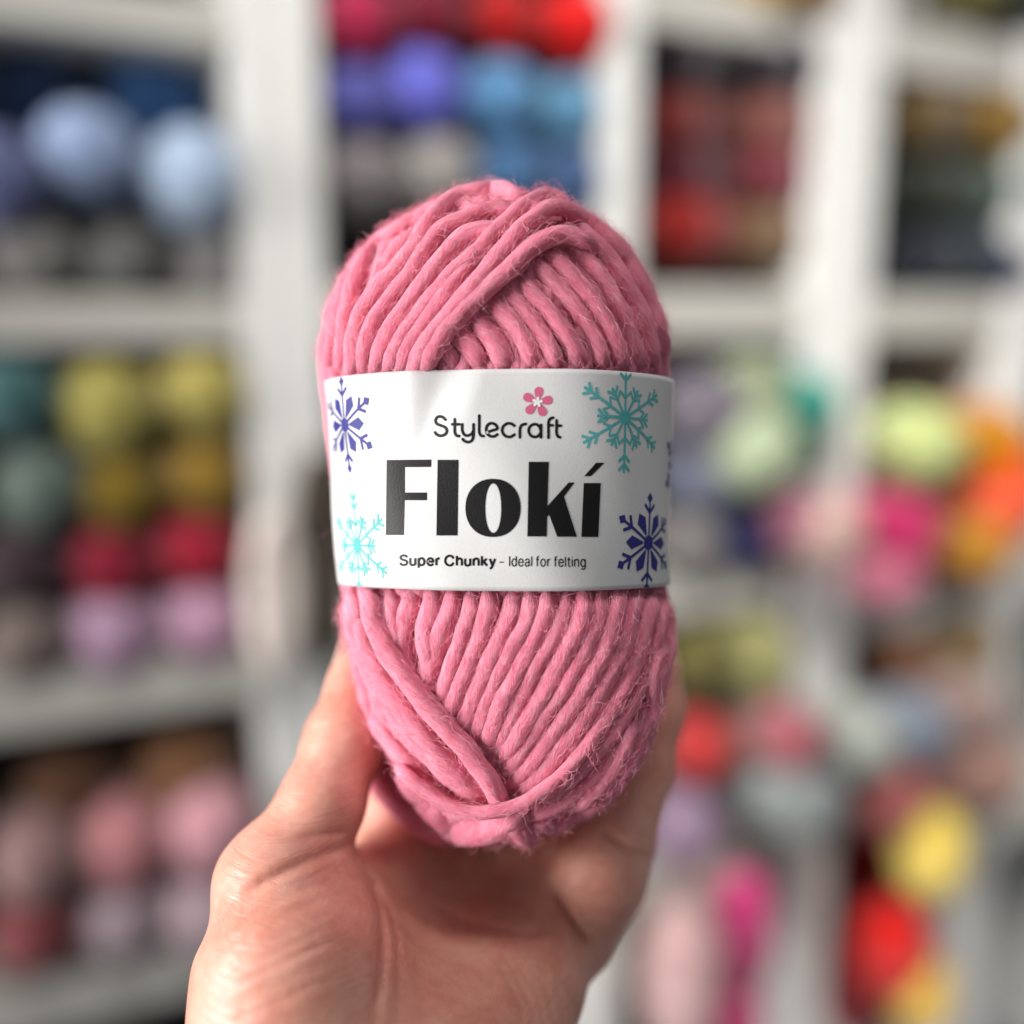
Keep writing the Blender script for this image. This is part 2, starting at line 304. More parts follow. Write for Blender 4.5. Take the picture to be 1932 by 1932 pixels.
# a pale skein, and a made-up dark loop, on the double panel left of the held ball
def skein(px, py0, py1, hw, rgb, label, t):
    loc, dep = wall(px, (py0 + py1) / 2, t); h = (py1 - py0) / FPX * dep; w = hw / FPX * dep
    bm = bmesh.new(); n = 48; m = 12
    for i in range(n):
        u = i / n * 2 * math.pi; cx = w * .52 * math.cos(u); cz = h / 2 * math.sin(u) * .9
        for j in range(m):
            a = 2 * math.pi * j / m; rr = w * .46 * (1 + .12 * math.sin(5 * a + 9 * u)) * (1 + .12 * abs(math.sin(u * 2)))
            bm.verts.new((cx + rr * math.cos(a) * math.cos(u), rr * .7 * math.sin(a), cz + rr * math.cos(a) * math.sin(u)))
    bm.verts.ensure_lookup_table()
    for i in range(n):
        for j in range(m): bm.faces.new([bm.verts[q] for q in (i * m + j, ((i + 1) % n) * m + j, ((i + 1) % n) * m + (j + 1) % m, i * m + (j + 1) % m)])
    bmesh.ops.recalc_face_normals(bm, faces=bm.faces)
    me = bpy.data.meshes.new('skein_or_loop'); bm.to_mesh(me); bm.free(); me.polygons.foreach_set('use_smooth', [True] * len(me.polygons)); me.materials.append(M_WOOL)
    o = link(bpy.data.objects.new('skein_or_loop', me)); o.location = W_O + loc[0] * W_D + loc[1] * W_N + np.array([0, 0, loc[2]]); o.rotation_euler = (0, 0, YAW)
    o.color = (*[min(.85, c * 1.4) for c in lin(*rgb)], 1); tag(o, label, 'skein', 'skeins hanging on the shelf panel')
skein(520, 970, 1270, 52, (202, 190, 184), 'pale cream skein hanging on the white panel left of the held ball', -.03)
skein(606, 850, 1265, 56, (62, 53, 44), 'dark taupe loop added to darken the panel beside the held ball', -.022)  # made-up loop, added to darken this strip of the panel

# ------------------------------------------------------------------ the held yarn ball
BD = 0.243                                       # distance of the ball's axis
ZP = 0.2375                                      # plane in which the outline is measured
KX = ZP / FPX
LEFT = [(334, 905), (345, 850), (362, 800), (420, 700), (480, 652), (560, 612), (650, 595), (715, 598), (900, 617), (1107, 634), (1200, 648), (1300, 668), (1380, 692), (1440, 722), (1510, 772), (1550, 798), (1585, 832), (1606, 872), (1618, 940)]
RIGHT = [(334, 915), (345, 985), (360, 1058), (390, 1128), (440, 1182), (520, 1230), (600, 1260), (680, 1268), (715, 1266), (1107, 1264), (1200, 1280), (1300, 1271), (1430, 1232), (1500, 1185), (1535, 1142), (1570, 1092), (1592, 1040), (1618, 950)]
_yy = np.linspace(334, 1618, 700)
def smoothstep(x): x = np.clip(x, 0, 1); return x * x * (3 - 2 * x)
def _sm(tab):
    t = np.array(tab, float); g = 11 * smoothstep((_yy - 380) / 150) * smoothstep((1590 - _yy) / 120)
    return np.interp(_yy, t[:, 0], t[:, 1]) + (g if t[3, 1] > 966 else -g)
_l = (_sm(LEFT) - 966) * KX; _r = (_sm(RIGHT) - 966) * KX
V_TAB = -(_yy - 966) * KX; CX_TAB = (_l + _r) / 2; A_TAB = np.maximum((_r - _l) / 2, 1e-4)
AMAX = A_TAB.max(); KB = .66
B_TAB = AMAX * KB * (A_TAB / AMAX) ** .85
V_TOP, V_BOT = V_TAB[0], V_TAB[-1]; V_MID = (V_TOP + V_BOT) / 2; V_H = (V_TOP - V_BOT) / 2
TW = math.radians(5)                             # the broad side is turned a little to the right
def prof(v, h):
    h = np.asarray(h)
    if h.ndim and np.ndim(v) > h.ndim: h = h[:, None]
    s = (v - V_MID) / (1 + h / V_H) + V_MID
    i = lambda tab: np.interp(-s, -V_TAB, tab)
    return i(CX_TAB), np.maximum(i(A_TAB) + h, 1e-4), np.maximum(i(B_TAB) + h, 1e-4), np.maximum(np.abs(s - V_MID) - V_H, 0)
def FI(p, h=0.0):
    cx, a, b, ex = prof(p[..., 1], h)
    dx = p[..., 0] - cx; dz = p[..., 2] - BD
    X = dx * math.cos(TW) - dz * math.sin(TW); Z = dx * math.sin(TW) + dz * math.cos(TW)
    n = 2.25
    return (np.abs(X) / a) ** n + (np.abs(Z) / b) ** n - 1 + ex * 400
def hit(px, h=0.0):                              # first meeting of the line of sight with the ball's skin, h outside the outline
    px = np.asarray(px, float); d = np.stack([(px[:, 0] - 966) / FPX, -(px[:, 1] - 966) / FPX, np.ones(len(px))], 1)
    zs = np.linspace(.19, .275, 260); P = d[:, None, :] * zs[None, :, None]; f = FI(P, h)
    neg = f < 0; k = np.where(neg.any(1), neg.argmax(1), f.argmin(1)); z = zs[k].copy()
    ok = neg.any(1) & (k > 0); lo = zs[np.maximum(k - 1, 0)].copy(); hi = zs[k].copy()
    for _ in range(18):
        mi = (lo + hi) / 2; fm = FI(d * mi[:, None], h); lo = np.where(fm > 0, mi, lo); hi = np.where(fm > 0, hi, mi)
    P = d * np.where(ok, hi, z)[:, None]
    for _ in range(40):                          # lines that pass beside the ball: draw the point in to its skin
        f = FI(P, h); out = (~ok) & (f > 0)
        if not out.any(): break
        c = np.stack([np.interp(-P[:, 1], -V_TAB, CX_TAB), V_MID + (P[:, 1] - V_MID) * .9, np.full(len(P), BD)], 1)
        P = np.where(out[:, None], P + (c - P) * .03, P)
    return P
def radial(n, h):
    c = np.array([0, 0, BD]); c[0] = np.interp(-V_MID, -V_TAB, CX_TAB); c[1] = V_MID
    lo = np.zeros(len(n)) + .001; hi = np.zeros(len(n)) + .12
    hh = h[:] if np.ndim(h) else np.full(len(n), h)
    for _ in range(22):
        mi = (lo + hi) / 2; q = c + n * mi[:, None]; f = FI(q, 0.0); lo = np.where(f < 0, mi, lo); hi = np.where(f < 0, hi, mi)
    return c + n * (hi + hh)[:, None]
def grad(p, h=0.0):
    e = 2e-4; g = np.stack([(FI(p + e * np.eye(3)[i], h) - FI(p - e * np.eye(3)[i], h)) for i in range(3)], -1)
    return unit(g)
ball_base = C2W(np.array([0, V_BOT, BD]))
ball = empty('yarn_ball', tuple(ball_base)); tag(ball, 'bright pink chunky wool ball in a printed paper band, held in the hand', 'yarn ball')

FUZZ = []                                        # short fibres, collected from every strand
def tube(name, P, rad, parent, nseg=14, closed=False, ridged=True, flat=1.0, fuzz=1.0):
    """P: centre line in eye coordinates"""
    n = len(P); W3 = C2W(P)
    T = unit(np.roll(W3, -1, 0) - np.roll(W3, 1, 0)) if closed else unit(np.gradient(W3, axis=0))
    Nn = C2W(P + grad(P, 0.0) * .01) - W3; Nn = unit(Nn - T * (Nn * T).sum(1, keepdims=True)); B = np.cross(T, Nn)
    L = np.r_[0, np.cumsum(np.linalg.norm(np.diff(W3, axis=0), axis=1))]
    ph = random.uniform(0, 50); rr = rad * random.uniform(.93, 1.08) * (1 + .055 * np.sin(L * 95 + ph) + .03 * np.sin(L * 260 + ph * 2) + .015 * np.sin(L * 700 + ph * 3))
    if not closed: rr = rr * np.clip(np.minimum(np.arange(n), np.arange(n)[::-1]) / 3.0 + .25, .25, 1)
    V = []; th = np.arange(nseg) * 2 * math.pi / nseg
    for i in range(n):
        tw = L[i] * 110 + ph
        r = rr[i] * (1 + (.05 * np.cos(2 * (th - tw)) + .03 * np.cos(3 * (th - tw * 1.3))) * ridged)
        V.append(W3[i] + (np.cos(th) * r * flat)[:, None] * Nn[i] + (np.sin(th) * r / flat)[:, None] * B[i])
    V = np.concatenate(V); Fc = []; UV = []
    for i in range(n if closed else n - 1):
        i2 = (i + 1) % n; u0 = L[i]; u1 = L[i2] if i2 else L[i] + (L[1] - L[0])
        for j in range(nseg):
            j2 = (j + 1) % nseg
            Fc.append((i * nseg + j, i * nseg + j2, i2 * nseg + j2, i2 * nseg + j)); a = j / nseg; b = (j + 1) / nseg
            UV += [u0, a, u0, b, u1, b, u1, a]
    if not closed:
        Fc.append(tuple(range(nseg))[::-1]); UV += [0, 0] * nseg; Fc.append(tuple((n - 1) * nseg + j for j in range(nseg))); UV += [0, 0] * nseg
    o = mesh_obj(name, V, Fc, M_YARN, parent, True, ball_base)
    o.data.uv_layers.new(name='UVMap').data.foreach_set('uv', UV)
    if fuzz > 0:
        m = int(L[-1] * 9000 * fuzz); f = rng.uniform(1, n - 2, m); i = f.astype(int)
        a = rng.uniform(0, 2 * math.pi, m); ra = rr[i] * .97
        nd = np.cos(a)[:, None] * Nn[i] + np.sin(a)[:, None] * B[i]; keep = (np.cos(a) > -.35)
        p0 = W3[i] + (W3[i + 1] - W3[i]) * (f - i)[:, None] + nd * ra[:, None]
        tang = np.cross(T[i], nd)
        dirv = unit(T[i] * rng.choice([-1, 1], m)[:, None] * rng.uniform(.5, 1.2, m)[:, None] + tang * rng.normal(.3, .6, m)[:, None] + nd * rng.uniform(.02, .38, m)[:, None])
        FUZZ.append((p0[keep], dirv[keep], nd[keep]))
    return o

RS = 20.5 * KX                                   # strand radius
def crop(y0):
    return lambda q: np.array([[(780 + c[0] / 2.0125) * .74826, (y0 + c[1] / 2.0125) * .74826] for c in q])
c1 = crop(420); c3 = crop(1440)
WF = .80
def strand(pts, conv, h, w=1.0, flat=1.0, name='strand'):
    px = catmull(conv(pts), max(14, int(len(pts) * 9)))
    px = px + np.stack([np.sin(np.arange(len(px)) * .5 + random.uniform(0, 6)), np.cos(np.arange(len(px)) * .43 + random.uniform(0, 6))], 1) * .9
    w = w * WF
    if isinstance(h, tuple): h = h[0] + (h[1] - h[0]) * np.linspace(-.6, 1, len(px)).clip(0)
    tuck = smoothstep((px[:, 1] - 672) / 34) * smoothstep((1146 - px[:, 1]) / 34)      # squeezed in under the paper band
    k = np.arange(len(px)); ends = (1 - smoothstep(k / 6)) + (1 - smoothstep((len(px) - 1 - k) / 6))      # free ends dive under their neighbours
    P = hit(px, -RS * w * flat + h - .0045 * tuck - .0034 * np.clip(ends - tuck, 0, 1))
    k = np.array([.25, .5, .25])                  # ease out depth steps near the outline
    for _ in range(3):
        Q = P.copy(); Q[1:-1] = .25 * P[:-2] + .5 * P[1:-1] + .25 * P[2:]; P = Q
    return tube(name, P, RS * w, ball, flat=flat)

# core and the windings that go all the way round, below those seen on the front
def core():
    n = 40; V = []; Fc = []
    th = np.linspace(0, 2 * math.pi, 64, endpoint=False)
    ph = np.linspace(-math.pi / 2 + .02, math.pi / 2 - .02, n)
    for p in ph:
        d = np.stack([np.cos(p) * np.cos(th), np.full(64, math.sin(p)), np.cos(p) * np.sin(th)], 1)
        V.append(C2W(radial(d, -.0068)))
    V = np.concatenate(V)
    for j in range(n - 1):
        for i in range(64): Fc.append((j * 64 + i, j * 64 + (i + 1) % 64, (j + 1) * 64 + (i + 1) % 64, (j + 1) * 64 + i))
    Fc.append(tuple(range(64))); Fc.append(tuple((n - 1) * 64 + i for i in range(64))[::-1])
    o = mesh_obj('core', V, Fc, M_YARN, ball, True, ball_base); o.data.uv_layers.new(name='UVMap')
core()
NL = 44
for i in range(NL):
    az = math.pi * i / NL + random.uniform(-.02, .02); til = math.radians(22 if i % 2 else -22) + random.uniform(-.1, .1)
    ax = np.array([math.cos(az), 0, math.sin(az)]); up = np.array([0, 1.0, 0])
    e1 = unit(up * math.cos(til) + np.cross(up, ax) * math.sin(til)); e2 = ax
    u = np.linspace(0, 2 * math.pi, 90, endpoint=False); d = np.cos(u)[:, None] * e1 + np.sin(u)[:, None] * e2
    d[:, 1] *= 1.7; d = unit(d)
    front = np.clip((-d[:, 2] + .12) / .35, 0, 1)
    tube('strand', radial(d, -RS * .9 - .0062 * front), RS * .85, ball, nseg=10, closed=True, fuzz=.05)

UP, MIDL, LOW = .0008, -.0006, -.0022
# right-hand fan above the band (lower layer)
for q in [[(560, 960), (610, 1010), (650, 1090)], [(640, 880), (710, 960), (770, 1090)], [(720, 800), (800, 900), (870, 1000), (910, 1100)], [(820, 740), (900, 840), (980, 960), (1040, 1100)],
          [(900, 640), (1000, 760), (1090, 890), (1160, 1100)], [(960, 600), (1060, 700), (1160, 830), (1230, 950), (1280, 1100)], [(1040, 550), (1150, 670), (1260, 800), (1345, 930), (1400, 1100)],
          [(1110, 470), (1210, 560), (1310, 670), (1400, 800), (1465, 930), (1510, 1100)], [(1170, 410), (1290, 520), (1390, 640), (1480, 770), (1555, 920), (1605, 1100)],
          [(1250, 370), (1370, 450), (1475, 570), (1565, 720), (1635, 880), (1690, 1100)], [(1300, 300), (1420, 370), (1530, 490), (1625, 640), (1700, 820), (1760, 1100)]]:
    strand(q, c1, LOW + .0008, 1.10)
for q in [[(1280, 205), (1400, 265), (1520, 370), (1640, 520), (1725, 690), (1785, 880), (1815, 1100)], [(1260, 150), (1400, 190), (1520, 280), (1640, 410), (1730, 560), (1795, 740), (1830, 950), (1840, 1100)],
          [(1030, 95), (1150, 100), (1290, 145), (1420, 205), (1540, 310), (1650, 420), (1735, 560)], [(1000, 70), (1130, 110), (1260, 140)]]:
    strand(q, c1, MIDL, 1.0)
# left sweep over the top (upper layer), from behind to the front
for q in [[(40, 1100), (60, 900), (100, 720), (150, 570), (190, 470)], [(100, 1100), (110, 940), (140, 770), (180, 610), (230, 480), (330, 350)],
          [(150, 560), (200, 400), (300, 285), (420, 205), (540, 150), (650, 122), (760, 130)], [(420, 190), (560, 120), (700, 80), (830, 62), (950, 62), (1050, 90)],
          [(600, 140), (720, 92), (850, 80), (980, 90), (1080, 130)], [(165, 1100), (170, 900), (190, 720), (240, 560), (330, 400), (440, 290), (560, 228), (660, 212), (740, 230)],
          [(330, 640), (380, 520), (450, 420), (530, 340)]]:
    strand(q, c1, MIDL, 1.02)
for q, w in [([(215, 1100), (225, 950), (250, 800), (320, 660), (420, 540), (510, 440), (580, 330), (660, 225), (750, 155), (860, 125), (970, 125), (1060, 170), (1090, 230)], 1.08),
             ([(270, 1100), (285, 930), (340, 770), (440, 630), (540, 500), (600, 400), (700, 300), (800, 258), (900, 215), (1000, 215), (1060, 270)], 1.0),
             ([(330, 1100), (350, 960), (420, 810), (530, 660), (640, 510), (730, 400), (830, 335), (930, 330), (1000, 360)], 1.12),
             ([(390, 1100), (420, 980), (490, 840), (600, 690), (720, 550), (830, 450), (900, 400)], .95),
             ([(425, 1100), (460, 1000), (550, 845), (670, 675), (790, 510), (910, 365), (1030, 250), (1130, 170), (1210, 140), (1290, 175), (1330, 240)], .95)]:
    strand(q, c1, UP - .0002, w)
for q, w in [([(490, 1100), (540, 990), (640, 840), (760, 690), (880, 545), (1000, 400), (1110, 285), (1210, 215), (1300, 215), (1370, 280)], 1.05),
             ([(550, 1100), (590, 1000), (680, 850), (790, 725), (900, 620), (1010, 520), (1110, 425), (1210, 365), (1310, 345), (1390, 370), (1440, 430)], 1.08)]:
    strand(q, c1, UP + .0006, w)
# below the band: long strands leaning to the left
CS = [([(250, 20), (330, 110), (400, 220), (470, 380)], 1), ([(380, 20), (410, 120), (430, 260), (470, 420)], .95), ([(570, 20), (530, 130), (490, 240), (470, 340), (480, 450), (540, 580)], 1.15),
      ([(670, 20), (645, 130), (605, 240), (590, 340), (620, 480)], .95), ([(760, 20), (735, 150), (685, 280), (635, 410), (600, 540), (620, 680)], 1.15), ([(860, 20), (830, 150), (790, 280), (745, 420), (700, 560), (680, 690)], .9),
      ([(950, 20), (920, 150), (890, 260), (840, 400), (785, 530), (730, 680), (720, 760)], .95), ([(1060, 20), (1040, 150), (990, 280), (940, 400), (880, 540), (815, 690), (760, 830)], 1.1),
      ([(1150, 20), (1130, 150), (1080, 290), (1010, 430), (940, 570), (880, 720), (820, 880)], .95), ([(1230, 20), (1215, 150), (1165, 290), (1090, 430), (1010, 580), (950, 730), (890, 930)], 1.0),
      ([(1320, 20), (1305, 150), (1250, 300), (1170, 450), (1090, 600), (1020, 750), (950, 930)], .95), ([(1400, 20), (1390, 150), (1340, 310), (1260, 480), (1170, 640), (1070, 790), (970, 980)], 1.12),
      ([(1490, 20), (1475, 150), (1430, 310), (1350, 480), (1260, 640), (1150, 800), (1030, 970), (980, 1060)], 1.0), ([(1570, 20), (1560, 150), (1510, 320), (1440, 490), (1350, 650), (1240, 810), (1110, 970), (1000, 1100)], 1.05),
      ([(1650, 20), (1640, 150), (1595, 330), (1520, 500), (1430, 670), (1320, 830), (1180, 990), (1030, 1150)], 1.12), ([(1730, 20), (1720, 160), (1680, 340), (1610, 520), (1520, 690), (1400, 860), (1260, 1010), (1090, 1160)], 1.08)]
for q, w in CS: strand(q, c3, LOW + .0012, w * 1.18)
for q, w, h in [([(1795, 20), (1790, 170), (1760, 350), (1700, 530), (1610, 710), (1490, 880), (1340, 1030), (1150, 1180)], 1.05, MIDL), ([(1835, 20), (1845, 180), (1830, 360), (1780, 540), (1690, 730), (1580, 900), (1430, 1060), (1240, 1190), (1060, 1250)], 1.0, MIDL),
                ([(1800, 330), (1740, 520), (1745, 660), (1690, 820), (1600, 1000), (1480, 1130)], .95, UP - .0004),
                ([(1640, 740), (1600, 880), (1540, 1010), (1450, 1120), (1320, 1200)], .95, UP - .0004), ([(1740, 760), (1690, 880), (1600, 1010), (1490, 1140), (1340, 1240), (1180, 1290)], 1.0, MIDL),
                ([(1000, 1260), (1050, 1310), (1110, 1360), (1180, 1370)], 1.05, UP - .0005), ([(930, 1300), (960, 1370), (1010, 1400)], 1.0, MIDL), ([(1120, 1230), (1200, 1280), (1300, 1290), (1420, 1220)], 1.0, MIDL)]:
    strand(q, c3, h, w)
# the wide loose strands lower left, and the loop under the ball
for q, w, h, fl in [([(130, 20), (150, 150), (180, 330), (235, 540), (320, 730), (440, 900), (570, 1030), (700, 1120), (840, 1200)], 1.35, -.0004, .85),
                    ([(200, 20), (220, 170), (250, 340), (330, 520), (440, 690), (560, 850), (680, 980), (800, 1090), (900, 1185)], 1.5, .0002, .8),
                    ([(240, 200), (300, 420), (400, 600), (500, 740), (620, 890), (740, 1020), (860, 1130)], 1.2, .0006, .85),
                    ([(280, 20), (305, 140), (340, 280), (400, 415), (480, 530), (580, 655), (690, 785), (795, 905), (890, 1030), (960, 1150), (985, 1215)], 1.25, .0014, .95),
                    ([(400, 1000), (500, 1130), (600, 1222), (710, 1285), (820, 1312), (930, 1298), (1020, 1240), (1090, 1180)], 1.9, .0012, 1),
                    ([(430, 975), (520, 1062), (620, 1138), (745, 1203), (870, 1226), (990, 1208), (1090, 1175), (1190, 1105), (1310, 1005), (1420, 870), (1515, 715), (1590, 560)], .80, (.0026, -.0016), .9)]:
    strand(q, c3, h, w, fl)

# a loose turn of yarn hanging out at the back, seen between the thumb and the ball
for _pts in ([(655, 1330, .256), (690, 1420, .258), (730, 1495, .256), (790, 1550, .252), (860, 1580, .248)], [(690, 1370, .262), (725, 1450, .264), (775, 1520, .262), (850, 1565, .257)]):
    _c = catmull(np.array([PX(*q) for q in _pts]), 40); tube('strand', _c, RS * 1.25, ball)
# fuzz
def fuzz():
    p0 = np.concatenate([f[0] for f in FUZZ]); d = np.concatenate([f[1] for f in FUZZ]); nn = np.concatenate([f[2] for f in FUZZ])
    m = len(p0); K = 6
    long_ = rng.random(m) < .006
    Ln = np.where(long_, rng.uniform(.003, .0068, m), rng.uniform(.0018, .0042, m))
    side = np.cross(d, nn); pts = np.zeros((m, K, 3)); ph = rng.uniform(0, 6.28, m); kx = rng.uniform(2, 5.5, m)
    lift = np.where(long_, rng.uniform(.0003, .0018, m), rng.uniform(.0001, .0006, m)); curl = rng.normal(0, .22, m)
    for k in range(K):
        s = k / (K - 1)
        pts[:, k] = p0 + d * (Ln * s)[:, None] + side * (Ln * (.16 * np.sin(kx * s + ph) - .16 * np.sin(ph) + curl * s * s))[:, None] + nn * (lift * np.sin(s * 2.6))[:, None]
    cu = bpy.data.hair_curves.new('fuzz'); cu.add_curves([K] * m)
    cu.attributes['position'].data.foreach_set('vector', (pts - ball_base).reshape(-1).astype(np.float32))
    ra = cu.attributes.get('radius') or cu.attributes.new('radius', 'FLOAT', 'POINT')
    r = np.repeat(np.where(long_, .000026, .000029)[:, None], K, 1) * np.linspace(1, .45, K)[None]
    ra.data.foreach_set('value', r.reshape(-1).astype(np.float32)); cu.materials.append(M_FUZZ)
    o = link(bpy.data.objects.new('fuzz', cu), ball); o['kind'] = 'stuff'
    return m
print('fibres', fuzz())

# ------------------------------------------------------------------ paper band and its print
VB_T, VB_B = .0307, -.0170
NB = 720
def band_cs(v):
    y = 966 - v / KX
    l = np.interp(y, [712, 1111], [605, 635]); r = np.interp(y, [712, 1111], [1271, 1267])
    return ((l + r) / 2 - 966) * KX, (r - l) / 2 * KX
_th = np.linspace(-math.pi, math.pi, 4001)
def ring(th, v):
    cx, a = band_cs(v); b = a * KB * 1.01; n = 2 / 2.25
    X = a * np.sign(np.sin(th)) * np.abs(np.sin(th)) ** n; Z = -b * np.sign(np.cos(th)) * np.abs(np.cos(th)) ** n
    return np.stack([cx + X * math.cos(TW) + Z * math.sin(TW), v + 0 * th, BD - X * math.sin(TW) + Z * math.cos(TW)], -1)
_rp = ring(_th, np.full(4001, (VB_T + VB_B) / 2)); _arc = np.r_[0, np.cumsum(np.linalg.norm(np.diff(_rp, axis=0), axis=1))]; _arc -= np.interp(0, _th, _arc)
S_MIN, S_MAX = _arc[0], _arc[-1]
def smooth(x): x = np.clip(x, 0, 1); return x * x * (3 - 2 * x)
DENT = {}
def band_pt(s, v, off=0.0):
    s = np.asarray(s, float); v = np.asarray(v, float); th = np.interp(s, _arc, _th); P = ring(th, v)
    e = .01; t = unit(ring(th + e, v) - ring(th - e, v)); up = np.array([0, 1.0, 0]); nrm = unit(np.cross(np.broadcast_to(up, t.shape), t))
    nrm = np.where((nrm[..., 2:3] * (P[..., 2:3] - BD) + nrm[..., 0:1] * (P[..., 0:1] - .0)) < 0, -nrm, nrm)
    dd = 0.0006 * np.sin(s * 95 + 1) * np.sin(v * 60 + 2) + .0003 * np.sin(s * 210 + v * 120)
    if DENT:
        fy = np.clip((v - DENT['v1']) / (DENT['v0'] - DENT['v1']), 0, 1.0)          # 0 at the tip, 1 at the top edge
        sr = DENT['tip'] + (DENT['sr'] - DENT['tip']) * fy ** .8; sc = DENT['sc']
        A = .0012 * smooth(fy * 1.25); x = (s - sc) / np.maximum(sr - sc, 1e-5)
        dd = dd - A * np.where(s < sr, smooth(x) ** 1.0, 1 - smooth((s - sr) / .0090))
    return P + nrm * (dd + off)[..., None] if np.ndim(dd) else P + nrm * (dd + off)
def to_sv(px):                                   # picture position -> (along, up) on the paper
    px = np.asarray(px, float); s = (px[:, 0] - 940) * KX * 1.02; v = -(px[:, 1] - 966) * KX
    pj = lambda s, v: (lambda P: np.stack([966 + FPX * P[:, 0] / P[:, 2], 966 - FPX * P[:, 1] / P[:, 2]], 1))(band_pt(s, v))
    for _ in range(25):
        f = pj(s, v) - px; e = 2e-5; a = (pj(s + e, v) - px - f) / e; b = (pj(s, v + e) - px - f) / e
        det = a[:, 0] * b[:, 1] - b[:, 0] * a[:, 1]; det = np.where(np.abs(det) < 1e3, 1e3, det)
        ds = (f[:, 0] * b[:, 1] - b[:, 0] * f[:, 1]) / det; dv = (a[:, 0] * f[:, 1] - f[:, 0] * a[:, 1]) / det
        s = s - np.clip(ds, -.003, .003) * .8; v = v - np.clip(dv, -.003, .003) * .8
    return np.stack([s, v], 1)
c2 = crop(900)
_d = to_sv(c2([(490, 70), (690, 70), (535, 500)]))
DENT.update(sc=_d[0, 0], sr=_d[1, 0], tip=_d[2, 0], v0=VB_T, v1=_d[2, 1])
def make_band():
    ns, nv = 420, 46; V = []; Fc = []
    S = np.linspace(S_MIN, S_MAX, ns, endpoint=False); vv = np.linspace(VB_B, VB_T, nv)
    for off in (0.0, -.00028):
        for v in vv: V.append(C2W(band_pt(S, np.full(ns, v), np.full(ns, off))))
    V = np.concatenate(V); N = ns * nv
    for j in range(nv - 1):
        for i in range(ns):
            q = (j * ns + i, j * ns + (i + 1) % ns, (j + 1) * ns + (i + 1) % ns, (j + 1) * ns + i)
            Fc.append(q); Fc.append(tuple(N + x for x in q[::-1]))
    for j in (0, nv - 1):
        for i in range(ns):
            a, b = j * ns + i, j * ns + (i + 1) % ns; Fc.append((a, N + a, N + b, b) if j == 0 else (a, b, N + b, N + a))
    return mesh_obj('paper_band', V, Fc, M_PAPER, ball, True, ball_base)
band = make_band(); band['label'] = 'white paper band printed with snowflakes and lettering'
def prints(name, polys, mat, off=.00007, step=.0009, label=None):
    """polys: outlines in (along, up) metres on the paper; each may carry holes as a list of outlines"""
    bm = bmesh.new()
    for P in polys:
        outs = P if isinstance(P, list) else [P]; es = []
        for o in outs:
            vs = [bm.verts.new((q[0], q[1], 0)) for q in o]; es += [bm.edges.new((vs[i], vs[(i + 1) % len(vs)])) for i in range(len(vs))]
        bmesh.ops.triangle_fill(bm, edges=es, use_beauty=True, use_dissolve=False)
    for _ in range(5):
        le = [e for e in bm.edges if e.calc_length() > step * 1.5]
        if not le: break
        bmesh.ops.subdivide_edges(bm, edges=le, cuts=1); bmesh.ops.triangulate(bm, faces=bm.faces[:])
    kill = [f for f in bm.faces if not (VB_B + .0002 < f.calc_center_median().y < VB_T - .0002)]
    bmesh.ops.delete(bm, geom=kill, context='FACES')
    co = np.array([v.co for v in bm.verts]).reshape(-1, 3); W3 = C2W(band_pt(co[:, 0], np.clip(co[:, 1], VB_B, VB_T), np.full(len(co), off))) - ball_base
    for v, w in zip(bm.verts, W3): v.co = w
    me = bpy.data.meshes.new(name); bm.to_mesh(me); bm.free(); me.polygons.foreach_set('use_smooth', [True] * len(me.polygons)); me.materials.append(mat)
    o = link(bpy.data.objects.new(name, me), band)
    if label: o['label'] = label
    return o
def dense(poly, step=10):
    out = []
    for a, b in zip(poly, list(poly[1:]) + [poly[0]]):
        n = max(1, int(math.hypot(b[0] - a[0], b[1] - a[1]) / step)); out += [(a[0] + (b[0] - a[0]) * k / n, a[1] + (b[1] - a[1]) * k / n) for k in range(n)]
    return out
def ell(cx, cy, rx, ry, n=64, p=2.0):
    r = []
    for i in range(n):
        a = 2 * math.pi * i / n; c, s = math.cos(a), math.sin(a)
        r.append((cx + rx * math.copysign(abs(c) ** (2 / p), c), cy + ry * math.copysign(abs(s) ** (2 / p), s)))
    return r
PXC = lambda poly: to_sv(c2(dense(poly)))
prints('letter', [PXC([(393, 523), (619, 521), (618, 558), (485, 559), (485, 688), (597, 688), (597, 727), (484, 727), (480, 904), (388, 904)])], M_BLACK, label='black letter F')
prints('letter', [PXC([(651, 522), (757, 522), (752, 906), (645, 906)])], M_BLACK, label='black letter l')
prints('letter', [[PXC(ell(932, 766, 140, 148, 72, 2.15)), PXC(ell(933, 767, 40, 125, 48, 2.1))]], M_BLACK, label='black letter o')
prints('letter', [PXC([(1113, 532), (1215, 532), (1208, 756), (1315, 637), (1345, 637), (1292, 708), (1357, 912), (1258, 912), (1216, 800), (1207, 810), (1204, 911), (1106, 911)])], M_BLACK, label='black letter k')
prints('letter', [PXC([(1392, 640), (1478, 640), (1466, 913), (1380, 913)]), PXC([(1455, 537), (1496, 537), (1428, 605), (1394, 605)])], M_BLACK, label='black letter i with an acute accent')
def stroke_poly(path, w, cap=True, cl=False):
    """outline of a stroke of width w along a smooth path (2-D)"""
    P = np.asarray(path, float)
    if len(P) > 2: P = catmull(P, len(P) * 7)
    T = unit(np.gradient(P, axis=0)); N = np.stack([-T[:, 1], T[:, 0]], 1); a = P + N * w / 2; b = P - N * w / 2
    out = list(map(tuple, a))
    if cap:
        for k in range(1, 6):
            an = math.pi * k / 6; out.append(tuple(P[-1] + w / 2 * (N[-1] * math.cos(an) + T[-1] * math.sin(an))))
    out += list(map(tuple, b[::-1]))
    if cap:
        for k in range(1, 6):
            an = math.pi * k / 6; out.append(tuple(P[0] - w / 2 * (N[0] * math.cos(an) + T[0] * math.sin(an))))
    return out
